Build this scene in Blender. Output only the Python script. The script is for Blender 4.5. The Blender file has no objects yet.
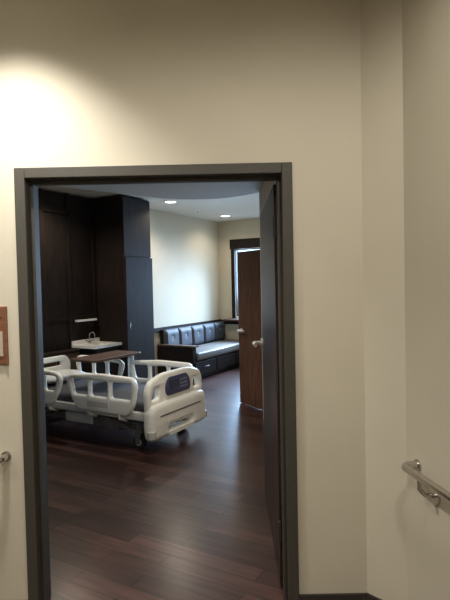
import bpy, bmesh, math, random
from mathutils import Vector, Matrix
random.seed(3)
ZOOM=False
S=bpy.context.scene
S.view_settings.view_transform='Standard'
COL=S.collection
ANG=math.radians(-30)
N=Vector((math.cos(ANG),math.sin(ANG))); D=Vector((-math.sin(ANG),math.cos(ANG)))
W0=Vector((-1.0,9.08))
CEIL=2.92
def room(a,t): return W0+N*a+D*t

# ---------------- materials ----------------
def newmat(name):
    m=bpy.data.materials.new(name); m.use_nodes=True
    nt=m.node_tree; b=nt.nodes['Principled BSDF']; return m,nt,b
def mat(name,col,rough=.5,metal=0,var=.06,scale=30,bump=0,bscale=200,emit=0):
    m,nt,b=newmat(name)
    tc=nt.nodes.new('ShaderNodeTexCoord'); nz=nt.nodes.new('ShaderNodeTexNoise')
    nz.inputs['Scale'].default_value=scale
    nt.links.new(tc.outputs['Object'],nz.inputs['Vector'])
    r=nt.nodes.new('ShaderNodeValToRGB')
    r.color_ramp.elements[0].position=.3; r.color_ramp.elements[1].position=.7
    r.color_ramp.elements[0].color=tuple(c*(1-var) for c in col)+(1,)
    r.color_ramp.elements[1].color=tuple(min(1,c*(1+var)) for c in col)+(1,)
    nt.links.new(nz.outputs['Fac'],r.inputs['Fac']); nt.links.new(r.outputs['Color'],b.inputs['Base Color'])
    b.inputs['Roughness'].default_value=rough; b.inputs['Metallic'].default_value=metal
    if bump:
        n2=nt.nodes.new('ShaderNodeTexNoise'); n2.inputs['Scale'].default_value=bscale
        nt.links.new(tc.outputs['Object'],n2.inputs['Vector'])
        bp=nt.nodes.new('ShaderNodeBump'); bp.inputs['Strength'].default_value=bump; bp.inputs['Distance'].default_value=.002
        nt.links.new(n2.outputs['Fac'],bp.inputs['Height']); nt.links.new(bp.outputs['Normal'],b.inputs['Normal'])
    if emit:
        b.inputs['Emission Color'].default_value=tuple(col)+(1,); b.inputs['Emission Strength'].default_value=emit
    return m
def wood(name,c1,c2,rough=.4,axis=2,scale=6,spec=.25):
    m,nt,b=newmat(name)
    tc=nt.nodes.new('ShaderNodeTexCoord'); mp=nt.nodes.new('ShaderNodeMapping')
    sc=[scale*4]*3; sc[axis]=scale*.35; mp.inputs['Scale'].default_value=sc
    nz=nt.nodes.new('ShaderNodeTexNoise'); nz.inputs['Scale'].default_value=1.5; nz.inputs['Detail'].default_value=8; nz.inputs['Distortion'].default_value=.6
    r=nt.nodes.new('ShaderNodeValToRGB'); r.color_ramp.elements[0].position=.35; r.color_ramp.elements[1].position=.7
    r.color_ramp.elements[0].color=tuple(c1)+(1,); r.color_ramp.elements[1].color=tuple(c2)+(1,)
    nt.links.new(tc.outputs['Object'],mp.inputs['Vector']); nt.links.new(mp.outputs['Vector'],nz.inputs['Vector'])
    nt.links.new(nz.outputs['Fac'],r.inputs['Fac']); nt.links.new(r.outputs['Color'],b.inputs['Base Color'])
    b.inputs['Roughness'].default_value=rough
    b.inputs['Specular IOR Level'].default_value=spec
    return m
M={}
M['wall']=mat('painted_wall_beige',(.53,.490,.395),.75,var=.02,scale=3,bump=.15,bscale=250)
M['roomwall']=mat('painted_wall_cream',(.63,.56,.425),.75,var=.02,scale=3,bump=.1)
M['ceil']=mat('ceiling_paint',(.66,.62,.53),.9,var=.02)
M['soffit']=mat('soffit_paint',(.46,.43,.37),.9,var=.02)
M['frame']=mat('painted_metal_frame',(.046,.041,.032),.6,var=.05)
M['base']=mat('dark_rubber_base',(.03,.024,.022),.5)
M['dark']=wood('espresso_wood',(.012,.0085,.0075),(.023,.016,.0135),.5,spec=.15)
M['darkdoor']=wood('espresso_door_wood',(.016,.011,.010),(.029,.020,.017),.6,spec=.15)
M['leafwood']=wood('dark_door_leaf_wood',(.028,.014,.010),(.055,.029,.020),.42,spec=.12)
M['brown']=wood('walnut_door_wood',(.085,.038,.021),(.165,.078,.043),.4)
M['table']=wood('walnut_laminate',(.075,.043,.031),(.13,.078,.056),.4,axis=1)
M['white']=mat('cream_plastic',(.94,.93,.87),.4,var=.02)
M['white2']=mat('light_grey_plastic',(.58,.57,.54),.45,var=.03)
M['metal']=mat('brushed_steel',(.56,.54,.51),.24,1,var=.05,scale=80)
M['lever']=mat('satin_nickel',(.78,.77,.75),.35,.6,var=.03)
M['pull']=mat('dark_bronze_pull',(.16,.15,.14),.4,.8)
M['steel']=mat('painted_grey_steel',(.14,.14,.135),.5,.3)
M['rubber']=mat('black_rubber',(.012,.012,.012),.6)
M['matt']=mat('dark_mattress_vinyl',(.035,.035,.042),.6,bump=.2)
M['panel']=mat('control_panel_blue',(.045,.05,.13),.35)
M['vinyl']=mat('slate_vinyl',(.058,.062,.078),.6,bump=.2)
M['seat']=mat('taupe_seat_vinyl',(.14,.125,.11),.5,bump=.2)
M['button']=mat('pale_button',(.5,.49,.5),.4)
M['keys']=mat('blue_grey_button',(.22,.24,.32),.4)
M['counter']=mat('pale_solid_surface',(.80,.78,.74),.35,var=.12,scale=150)
M['copper']=wood('copper_brown_sign',(.15,.065,.035),(.23,.10,.055),.3,axis=0,spec=.5)
M['insert']=mat('pale_sign_insert',(.42,.36,.31),.4)
M['lamp']=mat('lamp_glow',(1,.9,.72),.5,emit=14)
M['lampoff']=mat('lamp_glow_soft',(1,.93,.8),.5,emit=9)
M['strip']=mat('strip_light_diffuser',(.55,.58,.6),.5,emit=.2)
M['corrfloor']=mat('corridor_carpet',(.13,.10,.085),.9,var=.3,scale=60)
M['blanket']=mat('white_linen',(.5,.5,.48),.8,bump=.3)
M['display']=mat('dark_display',(.02,.03,.06),.15)
def floormat():
    m,nt,b=newmat('dark_plank_floor')
    tc=nt.nodes.new('ShaderNodeTexCoord'); mp=nt.nodes.new('ShaderNodeMapping')
    mp.inputs['Rotation'].default_value=(0,0,math.radians(30))
    br=nt.nodes.new('ShaderNodeTexBrick'); br.inputs['Scale'].default_value=1
    br.inputs['Brick Width'].default_value=.9; br.inputs['Row Height'].default_value=.12
    br.inputs['Mortar Size'].default_value=.003; br.offset=.37
    br.inputs['Color1'].default_value=(.026,.0125,.0105,1); br.inputs['Color2'].default_value=(.075,.037,.030,1)
    br.inputs['Mortar'].default_value=(.005,.004,.004,1)
    mp2=nt.nodes.new('ShaderNodeMapping'); mp2.inputs['Scale'].default_value=(1.2,14,1)
    nz=nt.nodes.new('ShaderNodeTexNoise'); nz.inputs['Scale'].default_value=2.2; nz.inputs['Detail'].default_value=8
    r=nt.nodes.new('ShaderNodeValToRGB'); r.color_ramp.elements[0].position=.3; r.color_ramp.elements[1].position=.75
    r.color_ramp.elements[0].color=(.55,.55,.55,1); r.color_ramp.elements[1].color=(1.5,1.46,1.44,1)
    mx=nt.nodes.new('ShaderNodeMix'); mx.data_type='RGBA'; mx.blend_type='MULTIPLY'; mx.inputs['Factor'].default_value=1
    L=nt.links.new
    L(tc.outputs['Object'],mp.inputs['Vector']); L(mp.outputs['Vector'],br.inputs['Vector'])
    L(mp.outputs['Vector'],mp2.inputs['Vector']); L(mp2.outputs['Vector'],nz.inputs['Vector']); L(nz.outputs['Fac'],r.inputs['Fac'])
    L(br.outputs['Color'],mx.inputs['A']); L(r.outputs['Color'],mx.inputs['B']); L(mx.outputs['Result'],b.inputs['Base Color'])
    b.inputs['Roughness'].default_value=.28
    b.inputs['Specular IOR Level'].default_value=.4
    bp=nt.nodes.new('ShaderNodeBump'); bp.inputs['Strength'].default_value=.2; bp.inputs['Distance'].default_value=.0015
    L(nz.outputs['Fac'],bp.inputs['Height']); L(bp.outputs['Normal'],b.inputs['Normal'])
    return m
M['floor']=floormat()

# ---------------- geometry helpers ----------------
def finish(name,bm,m,parent=None,smooth=False):
    me=bpy.data.meshes.new(name); bmesh.ops.recalc_face_normals(bm,faces=bm.faces[:]); bm.to_mesh(me); bm.free()
    if m: me.materials.append(M[m])
    if smooth:
        for p in me.polygons: p.use_smooth=True
        me.set_sharp_from_angle(angle=math.radians(30))
    o=bpy.data.objects.new(name,me); COL.objects.link(o)
    if parent: o.parent=parent
    return o
def addbox(bm,lo,hi,bev=0,seg=2,rot=None):
    lo=Vector(lo);hi=Vector(hi)
    r=bmesh.ops.create_cube(bm,size=1)
    vs=r['verts']
    for v in vs:
        v.co=Vector([(lo[i]+hi[i])/2+v.co[i]*(hi[i]-lo[i]) for i in range(3)])
    if bev:
        es=list({e for v in vs for e in v.link_edges})
        bmesh.ops.bevel(bm,geom=es,offset=bev,segments=seg,affect='EDGES',profile=.5)
def box(name,lo,hi,m,parent=None,bev=0,seg=2):
    bm=bmesh.new(); addbox(bm,lo,hi,bev,seg); return finish(name,bm,m,parent,smooth=bev>.005)
def boxes(name,lst,m,parent=None,bev=0):
    bm=bmesh.new()
    for lo,hi in lst: addbox(bm,lo,hi,bev)
    return finish(name,bm,m,parent,smooth=bev>.005)
def addtube(bm,pts,r,seg=12):
    pts=[Vector(p) for p in pts]; rings=[]
    rr=r if isinstance(r,(list,tuple)) else [r]*len(pts)
    prev=None
    for i,p in enumerate(pts):
        if i==0: t=pts[1]-p
        elif i==len(pts)-1: t=p-pts[i-1]
        else: t=(pts[i+1]-p).normalized()+(p-pts[i-1]).normalized()
        t.normalize()
        if prev is None:
            up=Vector((0,0,1)) if abs(t.z)<.9 else Vector((1,0,0)); u=t.cross(up).normalized()
        else: u=(prev-t*prev.dot(t)).normalized()
        prev=u; w=t.cross(u)
        rings.append([bm.verts.new(p+(u*math.cos(k*2*math.pi/seg)+w*math.sin(k*2*math.pi/seg))*rr[i]) for k in range(seg)])
    for a,b in zip(rings,rings[1:]):
        for k in range(seg): bm.faces.new((a[k],a[(k+1)%seg],b[(k+1)%seg],b[k]))
    bm.faces.new(rings[0]); bm.faces.new(rings[-1][::-1])
def tube(name,pts,r,m,parent=None,seg=12):
    bm=bmesh.new(); addtube(bm,pts,r,seg)
    o=finish(name,bm,m,parent,True); o.data.set_sharp_from_angle(angle=math.radians(60)); return o
def cyl(name,p0,p1,r,m,parent=None,seg=24): return tube(name,[p0,p1],r,m,parent,seg)
def roundpoly(pts,r,n=5):
    out=[];L=len(pts)
    for i in range(L):
        a=Vector(pts[i-1]);b=Vector(pts[i]);c=Vector(pts[(i+1)%L])
        rr=min(r,(a-b).length*.45,(c-b).length*.45)
        p=b+(a-b).normalized()*rr;q=b+(c-b).normalized()*rr
        for k in range(n+1):
            t=k/n; out.append((p*(1-t)**2+b*2*t*(1-t)+q*t*t))
    return out
def plate(name,outer,holes,thick,bev,m,parent,mapf):
    cu=bpy.data.curves.new(name+'_c','CURVE'); cu.dimensions='2D'; cu.fill_mode='BOTH'
    for pl in [outer]+holes:
        sp=cu.splines.new('POLY'); sp.points.add(len(pl)-1)
        for i,p in enumerate(pl): sp.points[i].co=(p[0],p[1],0,1)
        sp.use_cyclic_u=True
    cu.extrude=thick/2-bev; cu.bevel_depth=bev; cu.bevel_resolution=2; cu.offset=-bev
    co=bpy.data.objects.new(name+'_c',cu); COL.objects.link(co)
    bpy.context.view_layer.update()
    dg=bpy.context.evaluated_depsgraph_get()
    me=bpy.data.meshes.new_from_object(co.evaluated_get(dg))
    bpy.data.objects.remove(co)
    for v in me.vertices: v.co=mapf(v.co.copy())
    me.materials.clear(); me.materials.append(M[m])
    bm=bmesh.new(); bm.from_mesh(me); bmesh.ops.remove_doubles(bm,verts=bm.verts[:],dist=1e-5); bmesh.ops.recalc_face_normals(bm,faces=bm.faces[:]); bm.to_mesh(me); bm.free()
    for p in me.polygons: p.use_smooth=True
    me.set_sharp_from_angle(angle=math.radians(50))
    o=bpy.data.objects.new(name,me); COL.objects.link(o)
    if parent:o.parent=parent
    return o
def empty(name,loc,rotz,label,cat):
    e=bpy.data.objects.new(name,None); e.empty_display_size=.1; COL.objects.link(e)
    e.location=loc; e.rotation_euler=(0,0,rotz); e['label']=label; e['category']=cat
    return e
def tag(o,label,cat): o['label']=label; o['category']=cat; return o
def struct(o,label=None):
    o['kind']='structure'
    if label:o['label']=label
    return o
def prism(name,poly,z0,z1,m):
    bm=bmesh.new()
    a=[bm.verts.new((p[0],p[1],z0)) for p in poly]; b=[bm.verts.new((p[0],p[1],z1)) for p in poly]
    bm.faces.new(a); bm.faces.new(b[::-1])
    for i in range(len(poly)):
        j=(i+1)%len(poly); bm.faces.new((a[i],a[j],b[j],b[i]))
    bmesh.ops.triangulate(bm,faces=[f for f in bm.faces if len(f.verts)>4])
    return finish(name,bm,m)
def wallseg(name,p0,p1,z0,z1,th,m):
    p0=Vector(p0[:2]);p1=Vector(p1[:2]); d=(p1-p0).normalized(); n=Vector((-d.y,d.x))*th
    return struct(prism(name,[p0,p1,p1+n,p0+n],z0,z1,m))

# ---------------- corridor shell ----------------
YW=2.44; YR=2.59; CC=3.12
OX0,OX1,OZ=-.945,.283,2.14
AX,AY=.670,YW
BX,BY=.817,2.293
wf=struct(boxes('wall_front',[((-4.9,YW,0),(OX0-.02,YR,CC)),((OX1+.02,YW,0),(AX,YR,CC)),((OX0-.02,YW,OZ+.02),(OX1+.02,YR,CC))],'wall'),'beige painted corridor wall around the doorway')
struct(prism('wall_corner',[(AX,AY),(BX,BY),(BX+.1,BY+.3),(AX,YR)],0,CC,'wall'),'narrow angled beige wall strip')
wd=Vector((.178,-1)).normalized(); wn=Vector((wd.y,-wd.x))
if wn.x>0: wn=-wn
E=Vector((BX,BY))+wd*4.3
wallseg('wall_right',(BX,BY),(E.x,E.y),0,CC,.12,'wall')['label']='beige painted corridor wall with steel handrail'
wallseg('wall_rear',(E.x,E.y),(-4.9,E.y),0,CC,-.12,'wall')
wallseg('wall_left',(-3.6,E.y),(-3.6,YW),0,CC,.12,'wall')
struct(prism('floor.001',[(-3.6,E.y),(E.x,E.y),(BX,BY),(AX,AY),(AX,YW+.075),(-3.6,YW+.075)],-.1,0,'corrfloor'),'corridor carpet')
struct(prism('ceiling.001',[(-3.7,E.y-.1),(E.x+.1,E.y-.1),(BX+.15,BY+.3),(-3.7,YR)],CC,CC+.1,'ceil'))
BH=.082
struct(boxes('baseboard_front',[((OX1+.05,YW-.012,0),(AX,YW,BH)),((-3.6,YW-.012,0),(OX0-.05,YW,BH))],'base'))
c=Vector((-1,-1)).normalized()*.012
struct(prism('baseboard_corner',[(AX,AY),(BX,BY),(BX+c.x,BY+c.y),(AX+c.x,AY+c.y)],0,BH,'base'))
q=wn*.012
struct(prism('baseboard_right',[(BX,BY),(E.x,E.y),(E.x+q.x,E.y+q.y),(BX+q.x,BY+q.y)],0,BH,'base'))
f0,f1=YW-.015,YR+.015
fr=boxes('trim_1',[((OX0-.05,f0,0),(OX0,f1,OZ+.05)),((OX1,f0,0),(OX1+.05,f1,OZ+.05)),((OX0,f0,OZ),(OX1,f1,OZ+.05)),
 ((OX0,YW+.05,0),(OX0+.016,YW+.10,OZ)),((OX1-.016,YW+.05,0),(OX1,YW+.10,OZ)),((OX0+.016,YW+.05,OZ-.016),(OX1-.016,YW+.10,OZ))],'frame',bev=.003)
struct(fr,'dark grey painted metal door frame')

# ---------------- room shell ----------------
cor=room(0,1.79)
fr_r=room(3.09,1.79)
hg=room(3.09,-1.31)
lw=room(0,-7.49)
struct(prism('floor',[(-4.75,YW+.075),(.40,YW+.075),(.40,5.6),hg,fr_r,cor,lw],-.1,0,'floor'),'dark brown wood plank floor')
struct(prism('ceiling',[(-4.85,2.55),(.5,2.55),(.5,5.6),hg+N*.1,fr_r+N*.1+D*.1,cor+D*.1-N*.1,lw-N*.1],CEIL,CEIL+.1,'ceil'),'pale ceiling of the patient room')
wallseg('wall_room_left',lw-D*.2,cor+D*.12,0,CEIL,.12,'roomwall')['label']='cream painted wall washed by downlights'
wallseg('wall_room_side',(.40,YR),(.40,5.6),0,CEIL,-.1,'roomwall')
wallseg('wall_room_bend',(.40,5.6),hg,0,CEIL,-.1,'roomwall')
wallseg('wall_room_right',hg,fr_r,0,CEIL,-.1,'roomwall')
def placed(o,loc,rz=ANG): o.location=loc; o.rotation_euler=(0,0,rz); return o
q0,q1,wz0,wz1=.375,2.0,.93,2.33
fw=boxes('wall_room_back',[((-.1,0,0),(q0,.14,CEIL)),((q1,0,0),(3.2,.14,CEIL)),((q0,0,0),(q1,.14,wz0)),((q0,0,wz1),(q1,.14,CEIL))],'roomwall')
placed(struct(fw,'cream painted wall with the window'),(cor.x,cor.y,0))
tb=.08
wt=boxes('window_1',[((q0-tb,-.02,wz0-.08),(q0,.0,wz1+tb)),((q1,-.02,wz0-.08),(q1+tb,0,wz1+tb)),((q0-tb-.02,-.03,wz1),(q1+tb+.02,.0,wz1+.20)),
  ((q0,.02,wz0),(q0+.012,.139,wz1)),((1.19,.08,wz0),(1.22,.11,wz1)),((q1-.02,.08,wz0),(q1,.11,wz1)),((q0,.08,wz1-.02),(q1,.11,wz1)),((q0,.08,wz0),(q1,.11,wz0+.02))],'dark')
placed(struct(wt,'window with dark stained wood trim'),(cor.x,cor.y,0))
sl=box('trim_5',(.22,-.27,.865),(q1+.1,0,.90),'table',bev=.004); placed(struct(sl,'brown wood window ledge'),(cor.x,cor.y,0))
cr=box('trim_2',(0,-.62,.80),(.03,1.79,.88),'dark'); placed(struct(cr,'dark wood chair rail'),(W0.x,W0.y,0))
cr=box('trim_3',(.03,-.03,.78),(q1,0,.862),'dark'); placed(struct(cr),(cor.x,cor.y,0))
bb=box('baseboard_back',(.85,-.012,0),(3.09,0,.1),'base'); placed(struct(bb),(cor.x,cor.y,0))
struct(box('baseboard_side',(.388,YR+.02,0),(.40,5.6,.1),'base'))
arc=[(-3.15,5.36),(-2.6,4.75),(-2.0,4.72),(-1.4,5.1),(-.95,5.55),(-.55,5.82),(-.15,5.87),(.15,5.75),(.40,5.5)]
def cat(p,n=6):
    o=[]
    P=[Vector(x) for x in p]
    for i in range(len(P)-1):
        a=P[max(i-1,0)];b=P[i];c_=P[i+1];d=P[min(i+2,len(P)-1)]
        for k in range(n):
            t=k/n; o.append(.5*((2*b)+(c_-a)*t+(2*a-5*b+4*c_-d)*t*t+(3*b-a-3*c_+d)*t**3))
    o.append(P[-1]); return o
ap=[room(0,-4.3)]+cat(arc[1:])
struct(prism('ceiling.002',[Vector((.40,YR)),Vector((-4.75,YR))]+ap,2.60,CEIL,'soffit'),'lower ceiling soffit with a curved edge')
pl_=[((0,-7.3,0),(.05,-4.61,2.9)),((0,-4.6,0),(.05,-3.51,2.9)),((0,-3.5,0),(.05,-2.41,2.9)),((0,-2.4,0),(.05,-1.875,2.9)),((.05,-7.3,2.62),(.075,-1.875,2.68)),((.05,-7.3,1.16),(.065,-1.875,1.21))]
for t in (-4.60,-3.5,-2.88,-2.42,-1.935): pl_.append(((.05,t,0),(.075,t+.055,2.9)))
pn=boxes('trim_4',pl_,'dark')
placed(struct(pn,'espresso wood headwall paneling'),(W0.x,W0.y,0))

# ---------------- doors ----------------
def lever(parent,x,z,y,side,m='lever',r=.012):
    h=bpy.data.objects.new('door_handle',None); h.empty_display_size=.05
    COL.objects.link(h); h.parent=parent; h['label']='brushed steel lever handle'
    cyl('rose',(x,y,z),(x,y+side*.014,z),.034,m,h)
    tube('lever',[(x,y+side*.01,z),(x,y+side*.055,z),(x-.02,y+side*.066,z),(x-.14,y+side*.062,z)],r,m,h)
d1=struct(box('door_1',(0,-.045,.01),(1.21,0,2.125),'leafwood',bev=.002),'dark espresso wood door leaf standing open')
d1.location=(.262,YR+.035,0); d1.rotation_euler=(0,0,math.radians(89.3))
lever(d1,1.14,1.17,0,1,r=.015)
for z in (.25,1.05,1.85): box('hinge',(-.012,-.006,z),(.01,.006,z+.11),'frame',d1)
d2=struct(box('door_2',(0,-.0225,.01),(.90,.0225,2.04),'brown',bev=.002),'walnut brown wooden door standing open')
d2.location=(.672,6.045,0); d2.rotation_euler=(0,0,math.radians(122))
lever(d2,.83,.99,.0225,1,r=.018); lever(d2,.83,.99,-.0225,-1)

# ---------------- handrails ----------------
def handrail(name,start,dirv,nrm,length,z,label):
    e=empty(name,(start[0],start[1],0),0,label,'handrail')
    dv=Vector((dirv[0],dirv[1],0)); nv=Vector((nrm[0],nrm[1],0)); Z=Vector((0,0,z)); so=.075
    pts=[Z+nv*.0,Z+nv*(so-.03)]
    for k in range(1,6):
        a=math.radians(90*k/6); pts.append(Z+nv*(so-.03+.03*math.sin(a))+dv*(.03-.03*math.cos(a)))
    pts+= [Z+nv*so+dv*.03,Z+nv*so+dv*length]
    tube('rail',pts,.017,'metal',e,16)
    s=.13
    while s<length:
        b=bpy.data.objects.new('bracket',None); COL.objects.link(b); b.parent=e; b.empty_display_size=.03
        c0=Z+dv*s
        tube('arm',[c0+nv*so-Vector((0,0,.015)),c0+nv*so-Vector((0,0,.05)),c0+nv*(so-.025)-Vector((0,0,.078)),c0+nv*.012-Vector((0,0,.085))],.009,'metal',b)
        tube('mounting_plate',[c0-Vector((0,0,.085)),c0+nv*.012-Vector((0,0,.085))],.036,'metal',b,24)
        s+=.8
    tube('end_flange',[Z,Z+nv*.008],.024,'metal',e,24)
    return e
sp=Vector((BX,BY))+wd*.10
handrail('handrail',sp,wd,wn,2.6,.805,'brushed steel handrail on wall brackets beside the corner')
handrail('handrail',Vector((-1.082,YW)),Vector((-1,0)),Vector((0,-1)),2.0,.80,'brushed steel handrail end beside the door frame')

# sign
sg=empty('room_sign',(-1.158,YW,1.39),0,'copper brown room sign plaque with pale insert on beige wall','sign')
box('sign_plate',(-.105,-.012,-.14),(.105,0,.14),'copper',sg,bev=.003)
box('sign_edge',(.095,-.016,-.14),(.105,-.012,.14),'copper',sg)
box('name_insert',(-.085,-.016,-.10),(.084,-.012,.02),'insert',sg)
box('name_insert',(-.085,-.016,.09),(.080,-.012,.10),'metal',sg)

# ---------------- lights ----------------
def downlight(x,y,z,label,glow,r=.075):
    e=empty('recessed_light',(x,y,z),0,label,'light')
    bm=bmesh.new()
    n=32; prof=[(r+.02,0),(r+.02,-.006),(r,-.008),(r-.006,-.002)]
    rings=[[bm.verts.new((p[0]*math.cos(2*math.pi*k/n),p[0]*math.sin(2*math.pi*k/n),p[1])) for k in range(n)] for p in prof]
    for a,b in zip(rings,rings[1:]):
        for k in range(n): bm.faces.new((a[k],a[(k+1)%n],b[(k+1)%n],b[k]))
    finish('trim_ring',bm,'white',e,True)
    cyl('lens',(0,0,-.001),(0,0,-.004),r-.006,glow,e,32)
    return e
def spot(x,y,z,power,size,blend,col,rad=.05,aim=None):
    l=bpy.data.lights.new('spot_lamp','SPOT'); l.energy=power; l.spot_size=math.radians(size); l.spot_blend=blend; l.color=col; l.shadow_soft_size=rad
    o=bpy.data.objects.new('spot_lamp',l); COL.objects.link(o); o.location=(x,y,z)
    return o
def area(x,y,z,sx,sy,power,col,rot=(0,0,0)):
    l=bpy.data.lights.new('area_lamp','AREA'); l.shape='RECTANGLE'; l.size=sx; l.size_y=sy; l.energy=power; l.color=col
    o=bpy.data.objects.new('area_lamp',l); COL.objects.link(o); o.location=(x,y,z); o.rotation_euler=rot; return o
WARM=(1,.94,.84)
for (x,y,p,s,b) in [(-.98,2.0,230,106,.75),(.55,.75,100,172,.4),(-.6,.1,104,172,.4),(-2.4,.6,68,172,.4)]:
    downlight(x,y,CC,'round recessed corridor downlight','lamp')
    spot(x,y,CC-.02,p,s,b,WARM if x!=-.98 else (1,.95,.87),.08)
WR=(1,.88,.70)
for (x,y,z,p) in [(-.82,7.94,CEIL,86),(.04,9.7,CEIL,32),(-.35,4.3,2.6,70),(-2.1,6.1,CEIL,115)]:  # last two are added out of view to brighten floor and bed
    downlight(x,y,z,'round recessed room downlight, one of two visible and two added out of view','lampoff',.085)
    spot(x,y,z-.02,p,150,.7,WR if p!=70 else (1,.93,.84))
sk=empty('sprinkler_head',(-.44,8.85,CEIL),0,'small white ceiling sprinkler head','sprinkler')
cyl('escutcheon',(0,0,0),(0,0,-.008),.035,'white',sk); cyl('nozzle',(0,0,-.008),(0,0,-.04),.008,'metal',sk,10); cyl('deflector',(0,0,-.04),(0,0,-.043),.018,'metal',sk,12)
wc=room(0,1.79)+N*1.19+D*.45
ar=area(wc.x,wc.y,1.95,1.7,1.4,270,(.45,.68,1.0))
ar.data.spread=math.radians(110)
aim=-D*1.0+N*.12
ar.rotation_euler=(Vector((aim.x,aim.y,-.55))).to_track_quat('-Z','Y').to_euler()
w=bpy.data.worlds.new('world'); S.world=w; w.use_nodes=True
w.node_tree.nodes['Background'].inputs['Color'].default_value=(.50,.70,1,1); w.node_tree.nodes['Background'].inputs['Strength'].default_value=3.2

# ---------------- sofa ----------------
SL=2.18
so=empty('daybed_sofa',tuple(room(.035,-.43))+(0,),ANG,'slate blue-grey daybed sofa with buttoned back and storage drawers','sofa')
boxes('base',[((0,0,.06),(.74,SL,.34)),((.03,.02,0),(.70,SL-.02,.06))],'dark',so,bev=.004)
w3=(SL-.10)/3
for i in range(3):
    y0=.04+i*(w3+.01)
    dr=box('drawer',(.735,y0,.10),(.755,y0+w3-.02,.31),'dark',so,bev=.003)
    ym=y0+w3/2-.01
    tube('handle',[(.753,ym-.05,.22),(.772,ym-.05,.22),(.772,ym+.05,.22),(.753,ym+.05,.22)],.004,'pull',dr,8)
box('seat',(.12,.10,.34),(.77,SL-.01,.47),'seat',so,bev=.03,seg=3)
ar_=box('arm',(0,0,.34),(.74,.095,.575),'dark',so,bev=.004)
box('arm_cap',(-.0,-.01,.575),(.77,.13,.60),'table',ar_,bev=.003)
box('backrest_frame',(0,.095,.34),(.06,SL,.84),'dark',so,bev=.006)
nb=5; bw=(SL-.11)/nb
for i in range(nb):
    y0=.10+i*bw
    bm=bmesh.new(); ny,nz_=18,14
    bts=[(.5,.62)]
    g=[]
    for j in range(nz_+1):
        row=[]
        for k in range(ny+1):
            uu=k/ny; vv=j/nz_
            ed=min(1,min(uu,1-uu)*9)**.5*min(1,min(vv,1-vv)*6)**.5
            x=.09+.05*ed-.02*vv
            for (bu,bv) in bts:
                x-=.018*math.exp(-(((uu-bu)*bw)**2+((vv-bv)*.38)**2)/.0016)
            row.append(bm.verts.new((x,y0+.002+uu*(bw-.004),.46+vv*.38)))
        g.append(row)
    for j in range(nz_):
        for k in range(ny): bm.faces.new((g[j][k],g[j][k+1],g[j+1][k+1],g[j+1][k]))
    r=bmesh.ops.extrude_edge_only(bm,edges=[e for e in bm.edges if len(e.link_faces)==1])
    for v in r['geom']:
        if isinstance(v,bmesh.types.BMVert): v.co.x=.061
    bc=finish('back_cushion',bm,'vinyl',so,True)
    for (bu,bv) in bts:
        xx=.09+.05-.02*bv-.018; yy=y0+bu*bw; zz=.46+bv*.38
        tube('button',[(xx-.01,yy,zz),(xx+.004,yy,zz),(xx+.01,yy,zz)],[.017,.017,.008],'button',bc,12)

# ---------------- casework ----------------
def pull(parent,p0,p1,out,m='metal'):
    o=Vector(out); tube('handle',[Vector(p0),Vector(p0)+o,Vector(p1)+o,Vector(p1)],.005,m,parent,8)
tc=empty('tall_cabinet',tuple(room(.001,-1.87))+(0,),ANG,'full height espresso wood wardrobe cabinet beside the counter','cabinet')
boxes('body',[((0,0,.08),(.58,.61,2.90)),((.0,.02,0),(.53,.59,.08))],'dark',tc)
dd=box('door',(.58,.004,.10),(.625,.606,2.03),'darkdoor',tc,bev=.002)
pull(dd,(.625,.05,1.0),(.625,.05,1.10),(.02,0,0))
box('door',(.58,.004,2.045),(.60,.606,2.88),'darkdoor',tc,bev=.002)
bc=empty('base_cabinet',tuple(room(.078,-2.35))+(0,),ANG,'low espresso wood sink cabinet under pale worktop','cabinet')
boxes('body',[((0,0,.08),(.40,.475,.78)),((0,.01,0),(.35,.465,.08))],'dark',bc)
for j in range(2):
    dd=box('door',(.40,.003+j*.237,.10),(.418,.235+j*.237,.76),'dark',bc,bev=.002)
    pull(dd,(.418,.205+j*.065,.58),(.418,.205+j*.065,.70),(.02,0,0))
wk=empty('worktop',tuple(room(.078,-2.40))+(.78,),ANG,'pale speckled solid surface worktop with small sink','worktop')
boxes('top_slab',[((0,0,0),(.10,.525,.035)),((.36,0,0),(.445,.525,.035)),((.10,0,0),(.36,.13,.035)),((.10,.44,0),(.36,.525,.035))],'counter',wk)
box('backsplash',(0,0,.035),(.015,.525,.09),'counter',wk)
bm=bmesh.new(); addbox(bm,(.105,.135,.003),(.355,.435,.032)); 
for f in [f for f in bm.faces if f.calc_center_median().z>.031]: bm.faces.remove(f)
finish('sink_basin',bm,'counter',wk)
fa=empty('faucet',tuple(room(.078+.06,-2.12))+(.816,),ANG,'chrome gooseneck faucet on the pale worktop','faucet')
cyl('faucet_base',(0,0,0),(0,0,.03),.020,'metal',fa)
tube('spout',[(0,0,.03),(0,0,.11)]+[( .05-.05*math.cos(math.radians(a)),0,.11+.05*math.sin(math.radians(a))) for a in range(20,181,20)]+[(.10,0,.09)],.009,'metal',fa)
for s in (-1,1):
    tube('tap_lever',[(0,s*.018,.02),(0,s*.05,.035),(.01,s*.09,.05)],.007,'metal',fa)
wl=empty('wall_light',tuple(room(.078,-2.33))+(1.13,),ANG,'slim strip light on the dark panel above the worktop','light')
box('housing',(0,0,0),(.05,.38,.028),'white2',wl,bev=.004)
box('diffuser',(.05,.01,.003),(.056,.37,.022),'strip',wl)
cn=empty('bedside_console',tuple(room(.078,-3.9))+(0,),ANG,'low dark wood console with doors behind the bed','cabinet')
box('body',(0,0,.0),(.15,1.49,.74),'dark',cn); box('top',(0,-.01,.74),(.17,1.495,.77),'darkdoor',cn,bev=.003)
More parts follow.
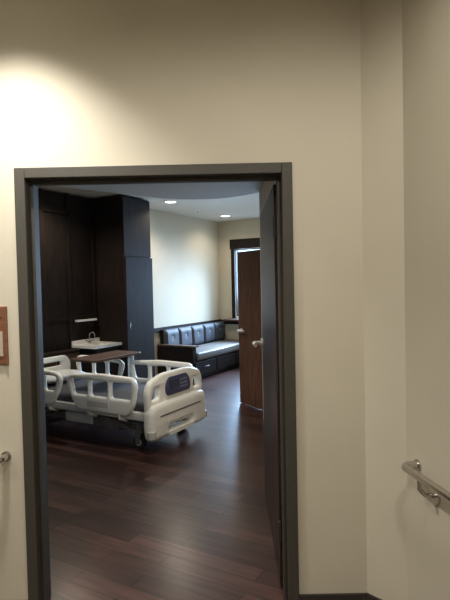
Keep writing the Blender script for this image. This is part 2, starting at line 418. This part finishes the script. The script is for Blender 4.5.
for j in range(4):
    dd=box('door',(.15,.005+j*.3725,.06),(.165,.368+j*.3725,.73),'table',cn,bev=.002)
    yy=.32+j*.3725 if j%2==0 else .05+j*.3725
    pull(dd,(.165,yy,.60),(.165,yy,.70),(.015,0,0))

# ---------------- hospital bed ----------------
BT=-3.12
bed=empty('hospital_bed',tuple(room(.30,BT))+(0,),ANG,'cream plastic adjustable hospital bed with side rails and footboard','bed')
boxes('base_frame',[((.25,-.34,.16),(1.92,-.27,.25)),((.25,.27,.16),(1.92,.34,.25)),((.25,-.34,.16),(.33,.34,.25)),((1.84,-.34,.16),(1.92,.34,.25)),((.95,-.34,.16),(1.02,.34,.25)),((1.25,-.10,.13),(1.7,.10,.25))],'steel',bed,bev=.006)
box('base_cover',(.80,-.36,.15),(1.20,.36,.26),'white2',bed,bev=.02,seg=3)
box('motor_housing',(1.30,-.33,.12),(1.55,-.12,.29),'steel',bed,bev=.015,seg=3)
for y in (-.36,.36):
    tube('actuator_rod',[(.40,y,.20),(1.0,y,.31)],.016,'metal',bed,10)
    tube('actuator_rod',[(1.25,y,.31),(1.80,y,.20)],.016,'metal',bed,10)
for x,s in ((.5,1),(1.65,-1)):
    for y in (-.3,.3):
        tube('lift_arm',[(x,y,.22),(x+s*.22,y,.37)],.022,'steel',bed,10)
for x in (.29,1.86):
    for y in (-.37,.37):
        cs=bpy.data.objects.new('caster',None); COL.objects.link(cs); cs.parent=bed; cs.location=(x,y,0); cs.empty_display_size=.05
        cyl('wheel',(0,-.024,.07),(0,.024,.07),.07,'rubber',cs,28)
        cyl('wheel_hub',(0,-.028,.07),(0,.028,.07),.035,'white2',cs,20)
        boxes('fork',[((-.03,-.042,.05),(.03,-.030,.17)),((-.03,.030,.05),(.03,.042,.17)),((-.035,-.042,.15),(.035,.042,.175))],'steel',cs,bev=.004)
for y in (-.2,.2):
    tube('brake_pedal',[(1.92,y,.13),(1.99,y,.12),(2.02,y+.06,.115)],.012,'steel',bed,8)
boxes('deck',[((.04,-.43,.33),(2.0,.43,.38)),((.04,-.45,.30),(2.0,-.41,.38)),((.04,.41,.30),(2.0,.45,.38))],'white2',bed,bev=.008)
box('mattress',(.05,-.42,.38),(1.97,.42,.48),'matt',bed,bev=.04,seg=4)
hb=roundpoly([(-.46,.36),(.46,.36),(.46,.66),(.38,.74),(-.38,.74),(-.46,.66)],.06)
plate('headboard',hb,[roundpoly([(-.3,.62),(.3,.62),(.3,.67),(-.3,.67)],.02)],.04,.012,'white',bed,lambda c:Vector((.01+c.z,c.x,c.y)))
fo=roundpoly([(-.47,.33),(.47,.33),(.485,.58),(.44,.68),(.24,.74),(-.24,.74),(-.44,.68),(-.485,.58)],.08,7)
fb=plate('footboard',fo,[roundpoly([(-.42,.50),(-.31,.50),(-.30,.61),(-.38,.61)],.03),roundpoly([(.42,.50),(.31,.50),(.30,.61),(.38,.61)],.03)],.075,.03,'white',bed,lambda c:Vector((2.03+c.z,c.x,c.y)))
def tilt(x,y,z): return Vector((2.068+x-(z-.50)*.10,y,z))
cp=roundpoly([(-.20,.51),(.20,.51),(.22,.60),(.17,.69),(-.17,.69),(-.22,.60)],.04)
plate('control_panel',cp,[],.026,.008,'panel',fb,lambda c:tilt(c.z+.012,c.x,c.y))
bm=bmesh.new(); addbox(bm,(0,-.15,.575),(.006,.0,.65))
for v in bm.verts: v.co=tilt(v.co.x+.024,v.co.y,v.co.z)
finish('display',bm,'display',fb)
for i in range(4):
    for j in range(3):
        bm=bmesh.new(); addbox(bm,(0,.03+i*.034,.555+j*.036),(.006,.05+i*.034,.573+j*.036))
        for v in bm.verts: v.co=tilt(v.co.x+.023,v.co.y,v.co.z)
        finish('control_button',bm,'keys',fb)
lo_=roundpoly([(-.47,.11),(.47,.11),(.49,.22),(.485,.39),(.45,.455),(.2,.47),(-.2,.47),(-.45,.455),(-.485,.39),(-.49,.22)],.07)
bp_=plate('foot_bumper',lo_,[roundpoly([(-.2,.17),(.2,.17),(.2,.21),(-.2,.21)],.02)],.13,.05,'white',bed,lambda c:Vector((2.05+c.z,c.x,c.y)))
box('bumper_stripe',(2.113,-.36,.335),(2.117,.36,.350),'steel',bp_)
for y in (-.46,.46):
    cyl('corner_roller',(2.08,y,.15),(2.08,y,.215),.045,'white2',bp_,20)
def siderail(x0,L,y,flip):
    side=1 if y>0 else -1
    def X(u): return x0+(L-u if flip else u)
    out=roundpoly([(.16,.35),(L-.12,.35),(L-.04,.45),(L,.66),(L-.05,.73),(L*.5,.74),(.06,.712),(-.01,.65),(.07,.45)],.05)
    hs=[]
    n=3; a,b=.068,L-.062; w=(b-a)/n
    for i in range(n):
        u0=a+i*w; u1=a+(i+1)*w-(.042 if i<n-1 else 0)
        sl=.035 if i==0 else 0; sr=.02 if i==n-1 else 0
        hs.append(roundpoly([(u0+sl,.505),(u1-sr,.505),(u1,.672),(u0,.664)],.032))
    r=plate('side_rail',out,hs,.052,.021,'white',bed,lambda c:Vector((X(c.x),y+c.z,c.y)))
    yy=y+side*.026
    u=[X(.30),X(.62*L)]; u.sort()
    box('rail_control',(u[0],min(yy,yy+side*.004),.40),(u[1],max(yy,yy+side*.004),.46),'white2',r,bev=.001)
    for px in (.28,.72):
        xx=X(L*px)
        tube('rail_arm',[(xx,y,.42),(xx+.03,y,.31),(xx+.03,y-side*.10,.27)],.02,'white2',r,10)
for y in (-.49,.49):
    siderail(1.0,.95,y,False)
    siderail(.10,.82,y,True)
bm=bmesh.new(); bmesh.ops.create_cube(bm,size=1); bmesh.ops.subdivide_edges(bm,edges=bm.edges[:],cuts=7,use_grid_fill=True)
for v in bm.verts:
    x,y,z=v.co*2
    v.co=Vector((x*.19*(1-.08*y*y),y*.30*(1-.08*x*x),z*.065*(1-abs(x)**3*.75)*(1-abs(y)**3*.75)+.004*math.sin(9*x+7*y)))
pl=finish('pillow',bm,'blanket',None,True); tag(pl,'white pillow lying on the dark mattress','pillow')
pl.data.set_sharp_from_angle(angle=math.radians(80))
pc=room(.30+.32,BT); pl.location=(pc.x,pc.y,.48+.066); pl.rotation_euler=(0,0,ANG)

ot=empty('overbed_table',tuple(room(1.25,-2.96))+(0,),ANG,'overbed table with brown wood laminate top across the bed','table')
tp=roundpoly([(-.20,-.40),(.20,-.40),(.20,.40),(-.20,.40)],.05)
plate('table_top',tp,[],.028,.008,'table',ot,lambda c:Vector((c.x,c.y,.80+c.z)))
box('top_support',(-.05,-.1,.765),(.05,.44,.786),'steel',ot,bev=.004)
box('post',(-.035,.40,.08),(.035,.445,.77),'white2',ot,bev=.008)
boxes('base',[((-.28,.39,.06),(.28,.45,.095)),((-.28,.0,.06),(-.23,.45,.09)),((.23,.0,.06),(.28,.45,.09))],'steel',ot,bev=.006)
for x in (-.255,.255):
    for y in (.03,.42):
        bm=bmesh.new(); addtube(bm,[(x-.01,y,.028),(x+.01,y,.028)],.028,14); addtube(bm,[(x,y,.04),(x,y,.07)],.008,8)
        finish('caster',bm,'rubber',ot,True)

# ---------------- camera ----------------
cam=bpy.data.cameras.new('camera'); co=bpy.data.objects.new('camera',cam); COL.objects.link(co)
cam.sensor_fit='HORIZONTAL'; cam.sensor_width=36; cam.lens=36*505/450; cam.clip_start=.05
co.matrix_world=Matrix.Translation((0,0,1.615))@Matrix.Rotation(math.radians(90-1.8),4,'X')@Matrix.Rotation(math.radians(-1.2),4,'Z')
S.camera=co
if ZOOM:
    k=1.85
    cam.lens*=k; cam.shift_x=(155-225)/450*k; cam.shift_y=-(330-300)/450*k
